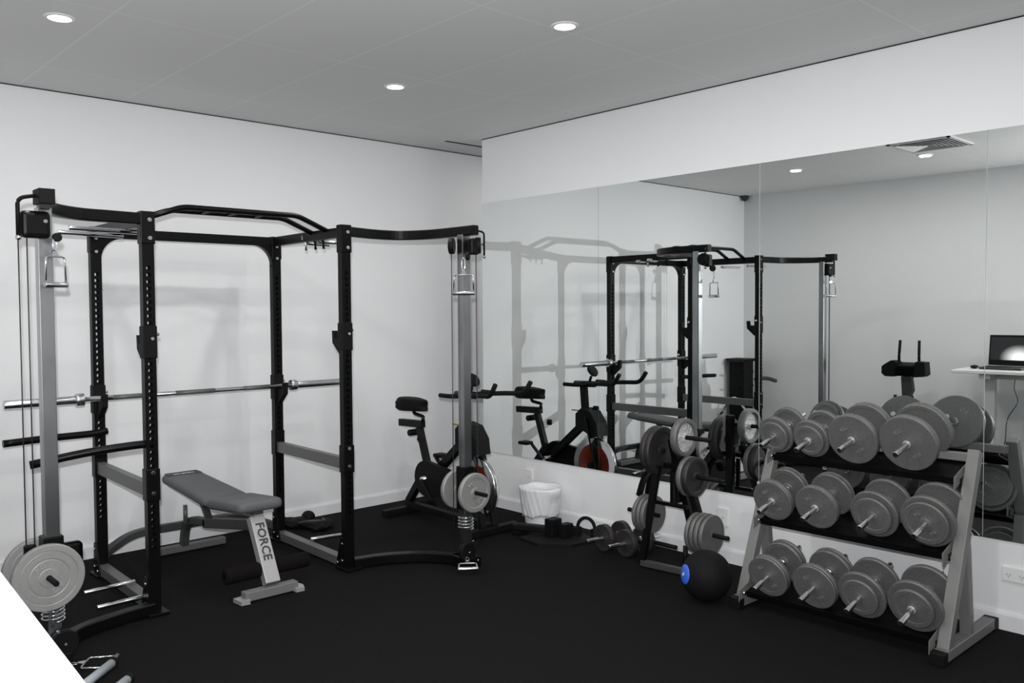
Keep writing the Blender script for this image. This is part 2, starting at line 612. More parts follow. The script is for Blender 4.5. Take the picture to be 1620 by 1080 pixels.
def upright_bm(p, z0=0.02, z1=HT, h0=0.34, h1=1.86, pitch=0.036, r=0.0125):
    b = MB()
    bm = b.bm
    n = int((h1 - h0) / pitch)
    y0, y1 = p.y - UW / 2, p.y + UW / 2
    for sx in (-1, 1):
        x = p.x + sx * UD / 2
        def q(y, z):
            return bm.verts.new((x, y, z))
        b.face([q(y0, z0), q(y1, z0), q(y1, h0), q(y0, h0)])
        b.face([q(y0, h0 + n * pitch), q(y1, h0 + n * pitch), q(y1, z1), q(y0, z1)])
        for k in range(n):
            za, zc, zb = h0 + k * pitch, h0 + (k + .5) * pitch, h0 + (k + 1) * pitch
            outer = [(y1, zc), (y1, zb), (p.y, zb), (y0, zb), (y0, zc), (y0, za), (p.y, za), (y1, za)]
            ins = [(p.y + r * cos(i * pi / 4), zc + r * sin(i * pi / 4)) for i in range(8)]
            for i in range(8):
                j = (i + 1) % 8
                b.face([q(*ins[i]), q(*outer[i]), q(*outer[j]), q(*ins[j])])
    for y in (y0, y1):
        b.face([bm.verts.new((p.x + sx * UD / 2, y, z)) for sx, z in ((-1, z0), (1, z0), (1, z1), (-1, z1))])
    for z in (z0, z1):
        b.face([bm.verts.new((p.x + sx * UD / 2, y, z)) for sx, y in ((-1, y0), (1, y0), (1, y1), (-1, y1))])
    bmesh.ops.remove_doubles(bm, verts=bm.verts, dist=1e-5)
    return b

for p in (A, B, C, D):
    upright_bm(p).build('upright', M_BLACK, rack)

# sleeves at the top of the front uprights and at the safeties
for p in (B, D):
    MB().box((p.x, p.y, 2.045), (UD + .012, UW + .012, 0.17), 0.004).build('top_sleeve', M_BLACK, rack)
# top side beams
TB = 2.085
for p, q in ((A, B), (C, D)):
    MB().bar((p.x, p.y, TB), (q.x, q.y, TB), 0.05, 0.062, bevel=0.004).build('top_beam', M_BLACK, rack)
# rear top beam with curved gussets
MB().bar((A.x, A.y, TB), (C.x, C.y, TB), 0.046, 0.06, bevel=0.004).build('rear_beam', M_BLACK, rack)
for p, s in ((A, 1), (C, -1)):
    pts = [(p.x, p.y + s * UW / 2, TB - .02), (p.x, p.y + s * (UW / 2 + .14), TB - .02)]
    for k in range(9):
        t = k / 8 * pi / 2
        pts.append((p.x, p.y + s * (UW / 2 + .13 - .13 * sin(t)), TB - .03 - .13 * (1 - cos(t))))
    pts.append((p.x, p.y + s * UW / 2, TB - .17))
    MB().prism([V(a) - V((.02, 0, 0)) for a in pts], (.04, 0, 0)).build('gusset', M_BLACK, rack)
    MB().box((p.x, p.y, 2.04), (UD + .01, UW + .01, 0.15), 0.004).build('corner_bracket', M_BLACK, rack)

# multi-grip pull up bar
b = MB()
for x in (0.60, 0.415):
    b.tube(fillet([(x, -2.965, 2.10), (x + .02, -2.735, 2.185), (x + .02, -2.03, 2.185), (x, -1.80, 2.10)], .04), 0.016, 14)
for y in (-2.55, -2.39, -2.22):
    b.tube([(0.44, y, 2.185), (0.62, y, 2.185)], 0.013, 10)
b.build('pull_up_bar', M_BLACK, rack)

# low side safeties with brackets
for p, q in ((A, B), (C, D)):
    bb = MB().bar((p.x + .02, p.y, 0.66), (q.x - .02, q.y, 0.66), 0.045, 0.07, bevel=0.003)
    bb.build('side_safety', M_SAFETY, rack)
    for u in (p, q):
        MB().box((u.x, u.y, 0.69), (UD + .014, UW + .012, 0.17), 0.004).build('safety_bracket', M_BLACK, rack)

# floor beams and the curved rear base tube
for p, q in ((A, B), (C, D)):
    MB().bar((p.x, p.y, 0.04), (q.x, q.y, 0.04), 0.06, 0.055, bevel=0.003).build('base_beam', M_SAFETY, rack)
MB().rtube(smooth_path([(A.x - .02, A.y, .09), (A.x - .1, A.y + .1, .13), (-.30, -2.7, .18), (-.30, -2.4, .185), (-.30, -2.05, .18), (C.x - .1, C.y - .1, .13), (C.x - .02, C.y, .09)], 6), 0.05, 0.05).build('rear_base_tube', M_GREYD, rack)
for p in (A, B, C, D):
    s = 1 if p.x < .3 else -1
    yb = p.y - UW / 2 - .008
    pts = [(p.x + s * .085, yb, .01), (p.x - s * .03, yb, .01), (p.x - s * .022, yb, .20), (p.x + s * .022, yb, .20)]
    MB().prism(pts, (0, .007, 0)).build('foot_bracket', M_BLACK, rack)
    MB().box((p.x + .01, p.y, .01), (.14, .11, .016), .003).build('foot_plate', M_BLACK, rack)
    for dx, dz in ((s * .055, .04), (0, .06), (0, .165)):
        MB().cyl((p.x + dx, yb, dz), (p.x + dx, yb - .009, dz), .010, .007, 10).build('bolt', M_CHROME, rack)
for p in (B, D):
    for z in (2.085, 1.99):
        MB().cyl((p.x + UD / 2 + .006, p.y + .008, z), (p.x + UD / 2 + .014, p.y + .008, z), .013, .010, 12).build('bolt', M_CHROME, rack)
    for z in (0.755, 0.645):
        MB().cyl((p.x + UD / 2 + .007, p.y, z), (p.x + UD / 2 + .014, p.y, z), .013, .010, 12).build('bolt', M_CHROME, rack)
for p in (A, C):
    for z in (2.05, 1.97):
        MB().cyl((p.x + UD / 2 + .005, p.y, z), (p.x + UD / 2 + .013, p.y, z), .012, .009, 12).build('bolt', M_CHROME, rack)

# j hooks: the pair holding the bar, and the spare pair on the front uprights
def j_hook(p, z, s):
    """s = +1 hook points to +X"""
    x = p.x + s * UD / 2
    b = MB()
    b.box((p.x, p.y, z + .01), (UD + .012, UW + .012, .17), .004)
    pts = [(x, p.y, z + .0), (x + s * .075, p.y, z + .0), (x + s * .082, p.y, z + .045), (x + s * .105, p.y, z + .045), (x + s * .10, p.y, z - .03), (x + s * .02, p.y, z - .10), (x, p.y, z - .10)]
    b.prism([V(a) - V((0, .017, 0)) for a in pts], (0, .034, 0))
    h = b.build('j_hook', M_BLACKM, rack)
    MB().cyl((p.x, p.y + .03, z + .05), (p.x, p.y + .055, z + .05), .011, .009, 10).build('pin', M_CHROME, h)
    return h
BZ = 1.088
for p in (A, C):
    j_hook(p, BZ - .02, 1)
for p in (B, D):
    j_hook(p, 1.435, -1)
    MB().cyl((p.x + UD / 2 + .006, p.y + .01, 1.463), (p.x + UD / 2 + .014, p.y + .01, 1.463), .012, .008, 12).build('bolt', M_CHROME, rack)

# dip bars on the left uprights
MB().tube(smooth_path([(A.x + .05, A.y + .03, .885), (A.x + .06, A.y - .05, .878), (A.x + .06, A.y - .3, .875), (A.x + .065, A.y - .53, .868)], 5), .021, 14).build('dip_bar', M_BLACK, rack)
MB().tube(smooth_path([(B.x - .01, B.y + .03, .90), (B.x - .02, B.y - .06, .905), (B.x - .07, B.y - .3, .885), (B.x - .13, B.y - .545, .845)], 5), .021, 14).build('dip_bar', M_BLACK, rack)

# band pegs, top and bottom
for a, e in (((.33, A.y, 2.03), (.33, A.y - .34, 2.035)), ((.62, B.y, 2.03), (.62, B.y - .34, 2.035)),
             ((.28, C.y, 2.05), (.31, C.y + .16, 2.045)), ((.42, C.y, 2.05), (.47, C.y + .20, 2.05)),
             ((.40, A.y, .085), (.40, A.y - .27, .08)), ((.70, B.y, .085), (.70, B.y - .27, .08)),
             ((.29, C.y, .085), (.31, C.y + .22, .08))):
    MB().cyl(a, e, .0125, None, 14, .003).build('band_peg', M_CHROME, rack)
for x in (.30, .42, .52):
    MB().tube([(x, C.y - .03, 2.10), (x, C.y - .032, 2.075), (x, C.y - .01, 2.045), (x + .005, C.y - .01, 2.0)], .009, 8).build('clip', M_CHROME if x < .4 else M_BLACKM, rack)

# curved arms to the cable columns
AT = 2.09
MB().rtube(smooth_path([D + V((.0, .03, AT)), V((.735, -1.56, AT)), V((.76, -1.38, AT)), V((.93, -1.27, AT)), V((1.15, -1.245, AT)), V((1.365, -1.24, AT))], 6), .05, .06).build('top_arm', M_BLACK, rack)
MB().rtube(smooth_path([B + V((.0, -.03, AT)), V((.765, -3.16, AT)), V((.79, -3.33, AT)), V((.90, -3.47, AT)), V((1.05, -3.55, AT)), V((1.22, -3.585, AT))], 6), .05, .06).build('top_arm', M_BLACK, rack)
FZ = .04
MB().rtube(smooth_path([D + V((.03, .02, FZ)), V((.87, -1.6, FZ)), V((.98, -1.42, FZ)), V((1.11, -1.31, FZ)), V((1.27, -1.23, FZ))], 6), .06, .06).build('base_arm', M_BLACK, rack)
MB().rtube(smooth_path([B + V((.03, -.02, FZ)), V((.81, -3.18, FZ)), V((.87, -3.37, FZ)), V((.97, -3.48, FZ)), V((1.15, -3.58, FZ))], 6), .06, .06).build('base_arm', M_BLACK, rack)

PLZ = {}
for col, s, rz in ((LC, -1, 0.0), (RC, 1, 0.0)):
    cz = 0.425 if s < 0 else 0.475
    ang = 0.0
    R = Matrix.Rotation(ang if s < 0 else ang, 4, 'Z')
    MB().box((col.x, col.y, 1.07), (.055, .06, 2.0), .003, R).build('cable_column', M_COLUMN, rack)
    # carriage with plate peg along X
    cg = MB().box((col.x, col.y, cz + .02), (.085, .085, .30 if s < 0 else .27), .006, R).build('carriage', M_BLACK, rack)
    py = col.y + (-.035 if s < 0 else 0)
    MB().cyl((col.x - .16, py, cz), (col.x + .20, py, cz), .0125, None, 14, .003).build('plate_peg', M_BLACKM, cg)
    if s < 0:
        MB().box((col.x - .02, col.y - s * .065, cz + .06), (.02, .14, .12), .02, None, 3).build('side_lug', M_BLACK, cg)
    # bump-stop spring
    zs = (0.205, 0.275) if s < 0 else (0.235, 0.315)
    pts = []
    for k in range(4 * 20 + 1):
        t = k / 20 * 2 * pi
        pts.append((col.x + .046 * cos(t), col.y + .046 * sin(t), zs[0] + (zs[1] - zs[0]) * k / 80))
    MB().tube(pts, .0045, 8).build('bump_spring', M_CHROME, rack)
    # base pulley and foot
    MB().box((col.x, col.y, .035), (.16, .12, .07), .01, R).build('column_foot', M_BLACK, rack)
    MB().cyl((col.x + .035, col.y + .03 * s * -1, .105), (col.x + .065, col.y + .03 * s * -1, .105), .062, None, 24, .006).build('base_pulley', M_BLACKM, rack)
    for dx, dy, dz in ((.07, .0, .17), (.068, .03 * -s, .105), (.09, .02, .05)):
        MB().cyl((col.x + dx, col.y + dy, dz), (col.x + dx + .008, col.y + dy, dz), .008, .006, 10).build('bolt', M_CHROME, rack)
    # pulley head below the arm end
    if s < 0:
        hd = MB().box((col.x + .045, col.y - .045, 1.99), (.055, .12, .12), .02, None, 3).build('pulley_head', M_BLACK, rack)
        MB().box((col.x + .08, col.y - .015, 2.11), (.10, .066, .066), .003).build('arm_cap', M_BLACKM, rack)
        MB().cyl((col.x + .072, col.y - .01, 2.005), (col.x + .08, col.y - .01, 2.005), .011, .008, 12).build('bolt', M_CHROME, hd)
        MB().tube(fillet([(col.x + .06, col.y - .03, 2.12), (col.x + .06, col.y - .115, 2.10), (col.x + .06, col.y - .115, 1.935)], .03), .009, 10).build('locking_rod', M_BLACKM, rack)
        MB().sphere((col.x + .06, col.y - .115, 1.93), .013, 12, 8).build('rod_tip', M_CHROME, rack)
        MB().cyl((col.x + .085, col.y + .03, 1.935), (col.x + .105, col.y + .03, 1.935), .02, None, 20, .005).build('cable_pulley', M_BLACKM, rack)
        cabs = ((col.x + .02, col.y - .107), (col.x + .03, col.y - .075))
        cb = cz + .11
    else:
        hd = MB().box((col.x + .10, col.y - .005, 1.99), (.045, .06, .10), .012, None, 3).build('pulley_head', M_BLACK, rack)
        MB().cyl((col.x + .075, col.y + .03, 2.0), (col.x + .10, col.y + .055, 2.0), .05, None, 24, .006).build('cable_pulley', M_BLACKM, rack)
        MB().cyl((col.x - .06, col.y - .065, 2.0), (col.x - .035, col.y - .045, 2.0), .05, None, 24, .006).build('cable_pulley', M_BLACKM, rack)
        MB().cyl((col.x + .11, col.y + .057, 2.005), (col.x + .116, col.y + .06, 2.005), .008, .006, 10).build('bolt', M_CHROME, rack)
        MB().tube(fillet([(col.x + .10, col.y + .02, 2.09), (col.x + .12, col.y + .065, 2.08), (col.x + .12, col.y + .065, 1.93)], .02), .006, 8).build('locking_rod', M_BLACKM, rack)
        MB().sphere((col.x + .12, col.y + .065, 1.93), .011, 12, 8).build('rod_tip', M_CHROME, rack)
        MB().cyl((col.x + .10, col.y - .06, 1.93), (col.x + .115, col.y - .05, 1.93), .026, None, 18, .004).build('cable_pulley', M_BLACKM, rack)
        cabs = ((col.x - .048, col.y - .058), (col.x + .05, col.y + .058))
        cb = .12
    for (cx, cy) in cabs:
        MB().tube([(cx, cy, 2.0), (cx, cy, cb)], .0028, 8).build('steel_cable', M_CABLE, rack)
    PLZ[s] = cz
MB().box((LC.x + .01, LC.y - .09, .54), (.03, .05, .06), .008).build('cable_anchor', M_BLACK, rack)

# weight plates on the carriages
weight_plate((LC.x + .075, LC.y - .035, PLZ[-1]), .150, .032, M_IRONL, 'large light grey weight plate facing the camera on the left cable column', 1, .0135, 'plates on the cable columns', 'KG')
weight_plate((LC.x - .085, LC.y - .035, PLZ[-1]), .150, .032, M_IRONL, 'large light grey weight plate behind the left cable column', 1, .0135, 'plates on the cable columns')
weight_plate((RC.x + .085, RC.y, PLZ[1]), .122, .032, M_IRONL, 'small light grey weight plate in front of the right cable column, beside the bike', 0, .0135, 'plates on the cable columns', 'KG')
weight_plate((RC.x - .085, RC.y, PLZ[1]), .122, .032, M_IRONL, 'small light grey weight plate behind the right cable column, beside the bike', 0, .0135, 'plates on the cable columns')

# stirrup handles
def stirrup(name, top, ax, label, w=.105, h=.11, gap=.075, lie=None):
    """stirrup hanging from point top; ax = horizontal direction of its grip"""
    top = V(top)
    t = thing(name, top, label, 'cable handle', 'chrome stirrup handles')
    ax = V(ax).normalized()
    z = V((0, 0, -1)) if lie is None else V(lie).normalized()
    p = lambda a, b: top + ax * a + z * b
    MB().tube(fillet([p(-w / 2 - .004, gap + h), p(-w / 2, gap), p(w / 2, gap), p(w / 2 + .004, gap + h)], .015), .0045, 10, up=ax.cross(z)).build('frame', M_CHROME, t)
    MB().cyl(p(-w / 2 - .010, gap + h), p(w / 2 + .010, gap + h), .012, None, 16, .003).build('grip', M_BAR, t)
    MB().prism([p(-.022, gap + .003), p(.022, gap + .003), p(.008, gap - .03), p(-.008, gap - .03)], ax.cross(z) * .006).build('swivel', M_BAR, t)
    n = 14
    MB().tube([p(.011 * sin(2 * pi * k / n), (gap - .03) / 2 - (gap - .02) / 2 * cos(2 * pi * k / n)) for k in range(n)], .003, 8, up=ax.cross(z), loop=True).build('carabiner', M_CHROME, t)
    return t
stirrup('stirrup_handle', (LC.x + .097, LC.y + .02, 1.925), (-.47, .88, 0), 'chrome stirrup handle hanging from the left cable column', w=.10, h=.125)
stirrup('stirrup_handle', (RC.x + .10, RC.y - .085, 1.915), (.9, .44, 0), 'chrome stirrup handle hanging from the right cable column', gap=.10, w=.125)
stirrup('stirrup_handle', (RC.x + .07, RC.y - .05, .075), (.6, .8, 0), 'chrome stirrup handle resting at the foot of the right cable column', h=.05, gap=.05, lie=(.75, -.55, -.42))

# ------------------------------------------------------------------ barbell on the rack
bx = -.088
bar_t = thing('barbell', (bx, -2.39, BZ), 'long bare steel barbell resting across the rack hooks', 'barbell')
MB().cyl((bx, -3.06, BZ), (bx, -1.66, BZ), .0145, None, 18).build('shaft', M_BAR, bar_t)
for y0, y1 in ((-2.9, -2.72), (-2.52, -2.26), (-2.06, -1.88)):
    MB().cyl((bx, y0, BZ), (bx, y1, BZ), .0152, None, 18).build('knurling', M_SAFETY, bar_t)
for s in (-1, 1):
    e, cl = -2.39 + s * 1.095, -2.39 + s * .70
    sl = MB().cyl((bx, cl, BZ), (bx, e, BZ), .025, None, 24, .003).build('sleeve', M_BAR, bar_t)
    MB().cyl((bx, cl - s * .025, BZ), (bx, cl + s * .02, BZ), .038, None, 24, .004).build('collar', M_BAR, sl)

# ------------------------------------------------------------------ incline bench
bench = thing('weight_bench', (.3, -2.39, 0), 'grey padded adjustable bench standing inside the rack', 'bench')
def pad_bm(L, W, T, taper=1.0):
    """padded board, local: length +X from 0, width Y, thickness up Z"""
    b = MB()
    n, rr = 10, T * .42
    ny = 10
    outline = []
    r = .05
    def crn(cx, cy, a0, rad):
        return [(cx + rad * cos(a0 + k * pi / 16), cy + rad * sin(a0 + k * pi / 16)) for k in range(9)]
    w0, w1 = W / 2, W / 2 * taper
    outline = crn(L - r, w1 - r, 0, r) + crn(r, w0 - r, pi / 2, r) + crn(r, -w0 + r, pi, r) + crn(L - r, -w1 + r, 3 * pi / 2, r)
    c = V((L / 2, 0, 0))
    rg = []
    for ins, z in ((.02, 0), (.004, .006), (0, T * .35), (0, T * .6), (.006, T * .85), (.02, T * .97), (.045, T)):
        rg.append([b.bm.verts.new((x + (L / 2 - x) * ins / (L / 2), y * (1 - ins / w0), z)) for x, y in outline])
    b.rings(rg, True, True)
    return b
jx, jz = .37, .425
a1 = radians(4.5)
Mb = Matrix.Translation((jx, -2.395, jz)) @ Matrix.Rotation(pi, 4, 'Z') @ Matrix.Rotation(-radians(4.2), 4, 'Y')
bp = pad_bm(.74, .285, .055, .92).move(Mb).build('back_pad', M_PAD, bench)
MB().prism([Mb @ V(p) for p in ((.64, -.116, .0545), (.722, -.108, .0545), (.722, .108, .0545), (.64, .116, .0545))], Mb.to_3x3() @ V((0, 0, .0025))).build('head_patch', M_PADD, bp)
MB().text('FORCE USA', .026, Mb @ Matrix.Translation((.67, 0, .058)) @ Matrix.Rotation(pi / 2, 4, 'Z'), .0008).build('lettering', M_LETTERW, bp)
Ms = Matrix.Translation((jx + .01, -2.395, jz)) @ Matrix.Rotation(-radians(5), 4, 'Y')
pad_bm(.45, .30, .062, .95).move(Ms).build('seat_pad', M_PAD, bench)
# frame
MB().bar((.735, -2.395, .415), (.925, -2.395, .07), .055, .088, up=(0, 1, 0), bevel=.004).build('front_leg', M_BENCH, bench)
ld = (V((.925, 0, .07)) - V((.735, 0, .415))).normalized()
nx = V((-ld.z, 0, ld.x)).normalized()
if nx.x < 0: nx = -nx
Mt = Matrix.Identity(4)
yv = nx.cross(ld)
for i in range(3):
    Mt[i][0], Mt[i][1], Mt[i][2] = ld[i], yv[i], nx[i]
pm = V((.735, -2.395, .415)) + ld * .155 + nx * .0285
Mt.translation = pm
MB().text('FORCE', .072, Mt, .0008, .0016).build('lettering', M_LETTER, bench)
MB().bar((.935, -2.57, .035), (.935, -2.25, .035), .06, .05, bevel=.004).build('front_foot', M_GREY, bench)
for y in (-2.575, -2.245):
    MB().prism([(.895, y - .035, .004), (.985, y - .03, .004), (.99, y + .02, .004), (.935, y + .04, .004), (.89, y + .03, .004)], (0, 0, .022)).build('foot_cap', M_BENCH, bench)
MB().bar((.74, -2.395, .37), (.05, -2.395, .26), .05, .06, bevel=.004).build('main_tube', M_GREYD, bench)
MB().rtube(smooth_path([(.08, -2.395, .265), (-.15, -2.395, .24), (-.27, -2.395, .17), (-.31, -2.395, .05)], 5), .05, .05, up=(0, 1, 0)).build('rear_leg', M_GREYD, bench)
MB().bar((-.318, -2.63, .03), (-.318, -2.11, .03), .055, .045, bevel=.004).build('rear_foot', M_SAFETY, bench)
MB().bar((.12, -2.395, .27), (-.04, -2.395, .44), .03, .04, up=(0, 1, 0), bevel=.003).build('back_support', M_GREYD, bench)
MB().bar((.35, -2.395, .42), (-.30, -2.395, .462), .06, .02, bevel=.003).build('pad_rail', M_GREYD, bench)
MB().bar((.37, -2.395, .415), (.78, -2.395, .445), .06, .02, bevel=.003).build('seat_rail', M_GREYD, bench)
MB().cyl((-.19, -2.43, .22), (-.19, -2.43, .34), .014, None, 12).build('adjuster_post', M_SAFETY, bench)
MB().cyl((.865, -2.645, .145), (.865, -2.135, .145), .012, None, 12).build('roller_bar', M_CHROME, bench)
for y0, y1 in ((-2.645, -2.44), (-2.34, -2.135)):
    MB().cyl((.865, y0, .145), (.865, y1, .145), .044, None, 24, .008).build('foam_roller', M_FOAM, bench)

# ------------------------------------------------------------------ spin bike
BY = -.65
bike = thing('exercise_bike', (.2, BY, 0), 'black spin bike with red flywheel parked beside the mirror corner', 'exercise bike')
y = BY
MB().bar((-.17, y, .075), (.80, y, .06), .06, .05, bevel=.004).build('base_beam', M_BLACKM, bike)
MB().bar((-.16, y - .25, .035), (-.16, y + .25, .035), .06, .05, bevel=.006).build('rear_foot', M_BLACKM, bike)
MB().bar((.80, y - .26, .035), (.80, y + .26, .035), .06, .05, bevel=.006).build('front_foot', M_BLACKM, bike)
MB().bar((.10, y, .36), (-.02, y, .70), .05, .045, up=(0, 1, 0), bevel=.004).build('seat_post', M_BLACK, bike)
MB().bar((-.17, y, .09), (.08, y, .40), .055, .05, up=(0, 1, 0), bevel=.004).build('rear_stay', M_BLACK, bike)
MB().bar((.18, y, .36), (.57, y, .68), .06, .055, up=(0, 1, 0), bevel=.004).build('diagonal_tube', M_BLACK, bike)
MB().bar((.56, y, .68), (.535, y, .98), .05, .05, up=(0, 1, 0), bevel=.004).build('handle_stem', M_BLACK, bike)
MB().bar((-.27, y, .715), (.03, y, .725), .045, .055, bevel=.004).build('seat_slider', M_BLACK, bike)
MB().tube(smooth_path([(.02, y, .74), (.03, y, .78), (-.02, y, .79), (-.08, y, .80), (-.09, y, .83)], 5), .014, 10).build('saddle_clamp', M_BLACK, bike)
def saddle(q, p):
    k = (p.x + 1) / 2
    zz = q.z * (1 - .25 * k)
    if p.z < 0:
        zz *= .75
    f = 1 / max(abs(p.x), (1 - p.x * p.x) ** .5) ** .8
    g = 1 / max(abs(p.z), (1 - p.z * p.z) ** .5) ** .7
    return V((q.x * f * g * .92, q.y * (1 - .68 * k ** 1.4) * f * g * .92, zz * g))
MB().sphere((-.09, y, .862), 1, 36, 20, .15, .115, .066, saddle).build('saddle', M_RUBBER, bike)
for c, d in (((-.09, y - .05, .65), (-.09, y + .05, .65)), ((.055, y - .05, .62), (.09, y - .07, .62)), ((.60, y - .05, .78), (.64, y - .06, .78))):
    MB().cyl(c, d, .026, None, 16, .005).build('knob', M_BLACKM, bike)
MB().cyl((.54, y, .76), (.40, y, .76), .006, None, 8).build('brake_pin', M_GOLD, bike)
# fork and front cover
for s in (-1, 1):
    MB().bar((.62, y + s * .055, .72), (.80, y + s * .055, .06), .02, .055, up=(0, 1, 0), bevel=.004).build('fork_blade', M_BLACK, bike)
pr = [(.50, .62), (.50, .74), (.56, .79), (.66, .77), (.73, .68), (.745, .57), (.68, .56), (.60, .60)]
MB().prism([(px, y - .065, pz) for px, pz in pr], (0, .13, 0)).build('brake_cover', M_BLACKM, bike)
# flywheel
fw = MB().lathe([(.02, -.016), (.155, -.012), (.165, -.02), (.215, -.02), (.222, -.012), (.222, .012), (.215, .02), (.165, .02), (.155, .012), (.02, .016), (.02, -.016)], (.66, y, .33), (0, 1, 0), 48).build('flywheel', M_RED, bike)
MB().lathe([(.168, -.0205), (.218, -.0205), (.2235, -.013), (.2235, .013), (.218, .0205), (.168, .0205)], (.66, y, .33), (0, 1, 0), 48).build('rim', M_CHROME, fw)
MB().cyl((.66, y - .07, .33), (.66, y + .07, .33), .025, None, 16).build('hub', M_BLACK, fw)
# chain guard, cranks, pedals
gp = []
for k in range(13):
    t = pi / 2 + k / 12 * pi
    gp.append((.16 + .135 * cos(t), .33 + .135 * sin(t)))
for k in range(9):
    t = -pi / 2 + k / 8 * pi
    gp.append((.62 + .07 * cos(t), .33 + .07 * sin(t)))
MB().prism([(px, y - .085, pz) for px, pz in gp], (0, .04, 0)).build('chain_guard', M_BLACKM, bike)
MB().cyl((.16, y - .12, .33), (.16, y + .10, .33), .018, None, 12).build('crank_axle', M_CHROME, bike)
for s, ex, ez in ((-1, .30, .20), (1, .02, .46)):
    cr = MB().bar((.16, y + s * .115, .33), (ex, y + s * .125, ez), .014, .03, up=(0, 1, 0), bevel=.003).build('crank_arm', M_BLACK, bike)
    MB().box((ex, y + s * .18, ez), (.10, .09, .028), .006).build('pedal', M_BLACKM, cr)
# handlebar and console
hz = .985
MB().tube([(.44, y, hz), (.66, y, hz + .005)], .026, 12).build('handlebar_clamp', M_BLACK, bike)
MB().tube(fillet([(.50, y - .20, hz + .01), (.62, y - .20, hz + .01), (.66, y, hz), (.62, y + .20, hz + .01), (.50, y + .20, hz + .01)], .05), .016, 12).build('handlebar', M_RUBBER, bike)
for s in (-1, 1):
    MB().tube(fillet([(.62, y + s * .06, hz + .01), (.85, y + s * .13, hz + .025), (1.00, y + s * .16, hz + .03), (1.06, y + s * .165, hz + .115)], .05), .017, 12).build('bar_horn', M_RUBBER, bike)
MB().cyl((.60, y, hz + .02), (.62, y, hz + .07), .012, None, 10).build('console_stalk', M_BLACK, bike)
Mc = Matrix.Translation((.635, y, hz + .115)) @ Matrix.Rotation(radians(-35), 4, 'Y')
MB().sphere((0, 0, 0), 1, 22, 12, .022, .055, .055).move(Mc).build('console', M_BLACKM, bike)

# ------------------------------------------------------------------ waste bin with liner
bn = thing('waste_bin', (.86, -.20, 0), 'white waste bin with a crumpled white liner by the mirror wall', 'bin')
MB().lathe([(0, 0), (.105, 0), (.11, .01), (.142, .285), (.137, .285), (.105, .015), (0, .012)], (.86, -.20, 0), (0, 0, 1), 32).build('bucket', M_WHITE, bn)
b = MB()
rows = []
seg = 110
rnd = [random.uniform(-1, 1) for _ in range(seg)]
def fold(t, z):
    a = abs(sin(4.5 * t + 7 * z)) ** .6 * .006 + abs(sin(7.5 * t - 16 * z + 1)) ** .7 * .004
    return a + .0025 * sin(23 * t + 40 * z)
rows_n = 12
for k in range(-2, rows_n):
    row = []
    for i in range(seg):
        t = 2 * pi * i / seg
        hem = .045 + .035 * (.5 + .5 * sin(t + 2.4)) + .02 * abs(sin(2.5 * t)) + .004 * rnd[i]
        if k == -2:
            r, z = .126, .22
        elif k == -1:
            r, z = .138, .292
        else:
            u = k / (rows_n - 1)
            z = .300 * (1 - u) + hem * u + (.006 * sin(5 * t + 1) if k == 0 else 0)
            r = .109 + .036 * z / .285 + .006 + fold(t, z) * min(1, .4 + u * 1.2)
            r += .028 * max(0, cos(t - .1)) ** 10 * max(0, 1 - abs(u - .12) * 3.2)
        row.append(b.bm.verts.new((.86 + r * cos(t), -.20 + min(r, .19) * sin(t), z)))
    rows.append(row)
b.rings(rows, False, True)
ln = b.build('liner', M_BAG, bn)
sm = ln.modifiers.new('thickness', 'SOLIDIFY')
sm.thickness = .001

# ------------------------------------------------------------------ plate tree
ty = -.37
tree = thing('plate_tree', (2.13, ty, 0), 'black A frame plate tree loaded with weight plates against the mirror wall', 'weight rack')
ap = V((2.17, ty + .065, .88))
MB().bar((2.17, ty + .065, .40), ap, .045, .05, up=(0, 1, 0), bevel=.004).build('post', M_BLACK, tree)
MB().bar((2.00, ty + .035, .63), (2.25, ty + .035, .63), .035, .03, bevel=.003).build('cross_tie', M_BLACK, tree)
MB().bar((1.70, -.08, .02), (2.03, ty + .03, .64), .045, .04, up=(0, 1, 0), bevel=.004).build('leg', M_BLACK, tree)
MB().bar((2.50, ty, .02), (2.24, ty + .03, .70), .045, .04, up=(0, 1, 0), bevel=.004).build('leg', M_BLACK, tree)
MB().bar((2.03, ty - .10, .02), (2.105, ty - .035, .64), .042, .032, up=(0, 1, 0), bevel=.004).build('leg', M_BLACK, tree)
MB().bar((2.25, ty + .20, .02), (2.16, ty + .03, .80), .045, .035, up=(0, 1, 0), bevel=.004).build('leg', M_BLACK, tree)
MB().bar((1.99, ty, .40), (2.30, ty, .40), .03, .022, bevel=.003).build('cross_tie', M_BLACK, tree)
MB().bar((2.19, ty, .40), (2.19, ty, .60), .025, .022, up=(0, 1, 0), bevel=.003).build('strut', M_BLACK, tree)
MB().bar((2.03, ty - .10, .03), (2.42, ty - .06, .03), .04, .035, bevel=.003).build('base_bar', M_GREYD, tree)
MB().sweep(smooth_path([(2.10, ty, .62), (2.03, ty, .60), (1.97, ty, .53), (1.93, ty, .42)], 6), [(-.012, -.02), (.012, -.02), (.012, .02), (-.012, .02)], up=(0, 1, 0)).build('gusset', M_BLACK, tree)
MB().box(ap, (.05, .045, .03), .006).build('apex_cap', M_BLACKM, tree)
PEGS = [(-1, .725, 2.13, 1.99), (-1, .315, 2.09, 1.84), (1, .825, 2.17, 2.47), (1, .595, 2.24, 2.53), (1, .265, 2.32, 2.59), (-1, .14, 2.05, 2.22)]
for s, z, x0, x1 in PEGS:
    MB().cyl((x0, ty, z), (x1, ty, z), .0135, None, 14, .003).build('plate_peg', M_BLACKM, tree)
MB().cyl((2.30, ty - .02, .05), (2.30, ty - .02, .17), .018, .014, 12).build('spigot', M_BLACKM, tree)

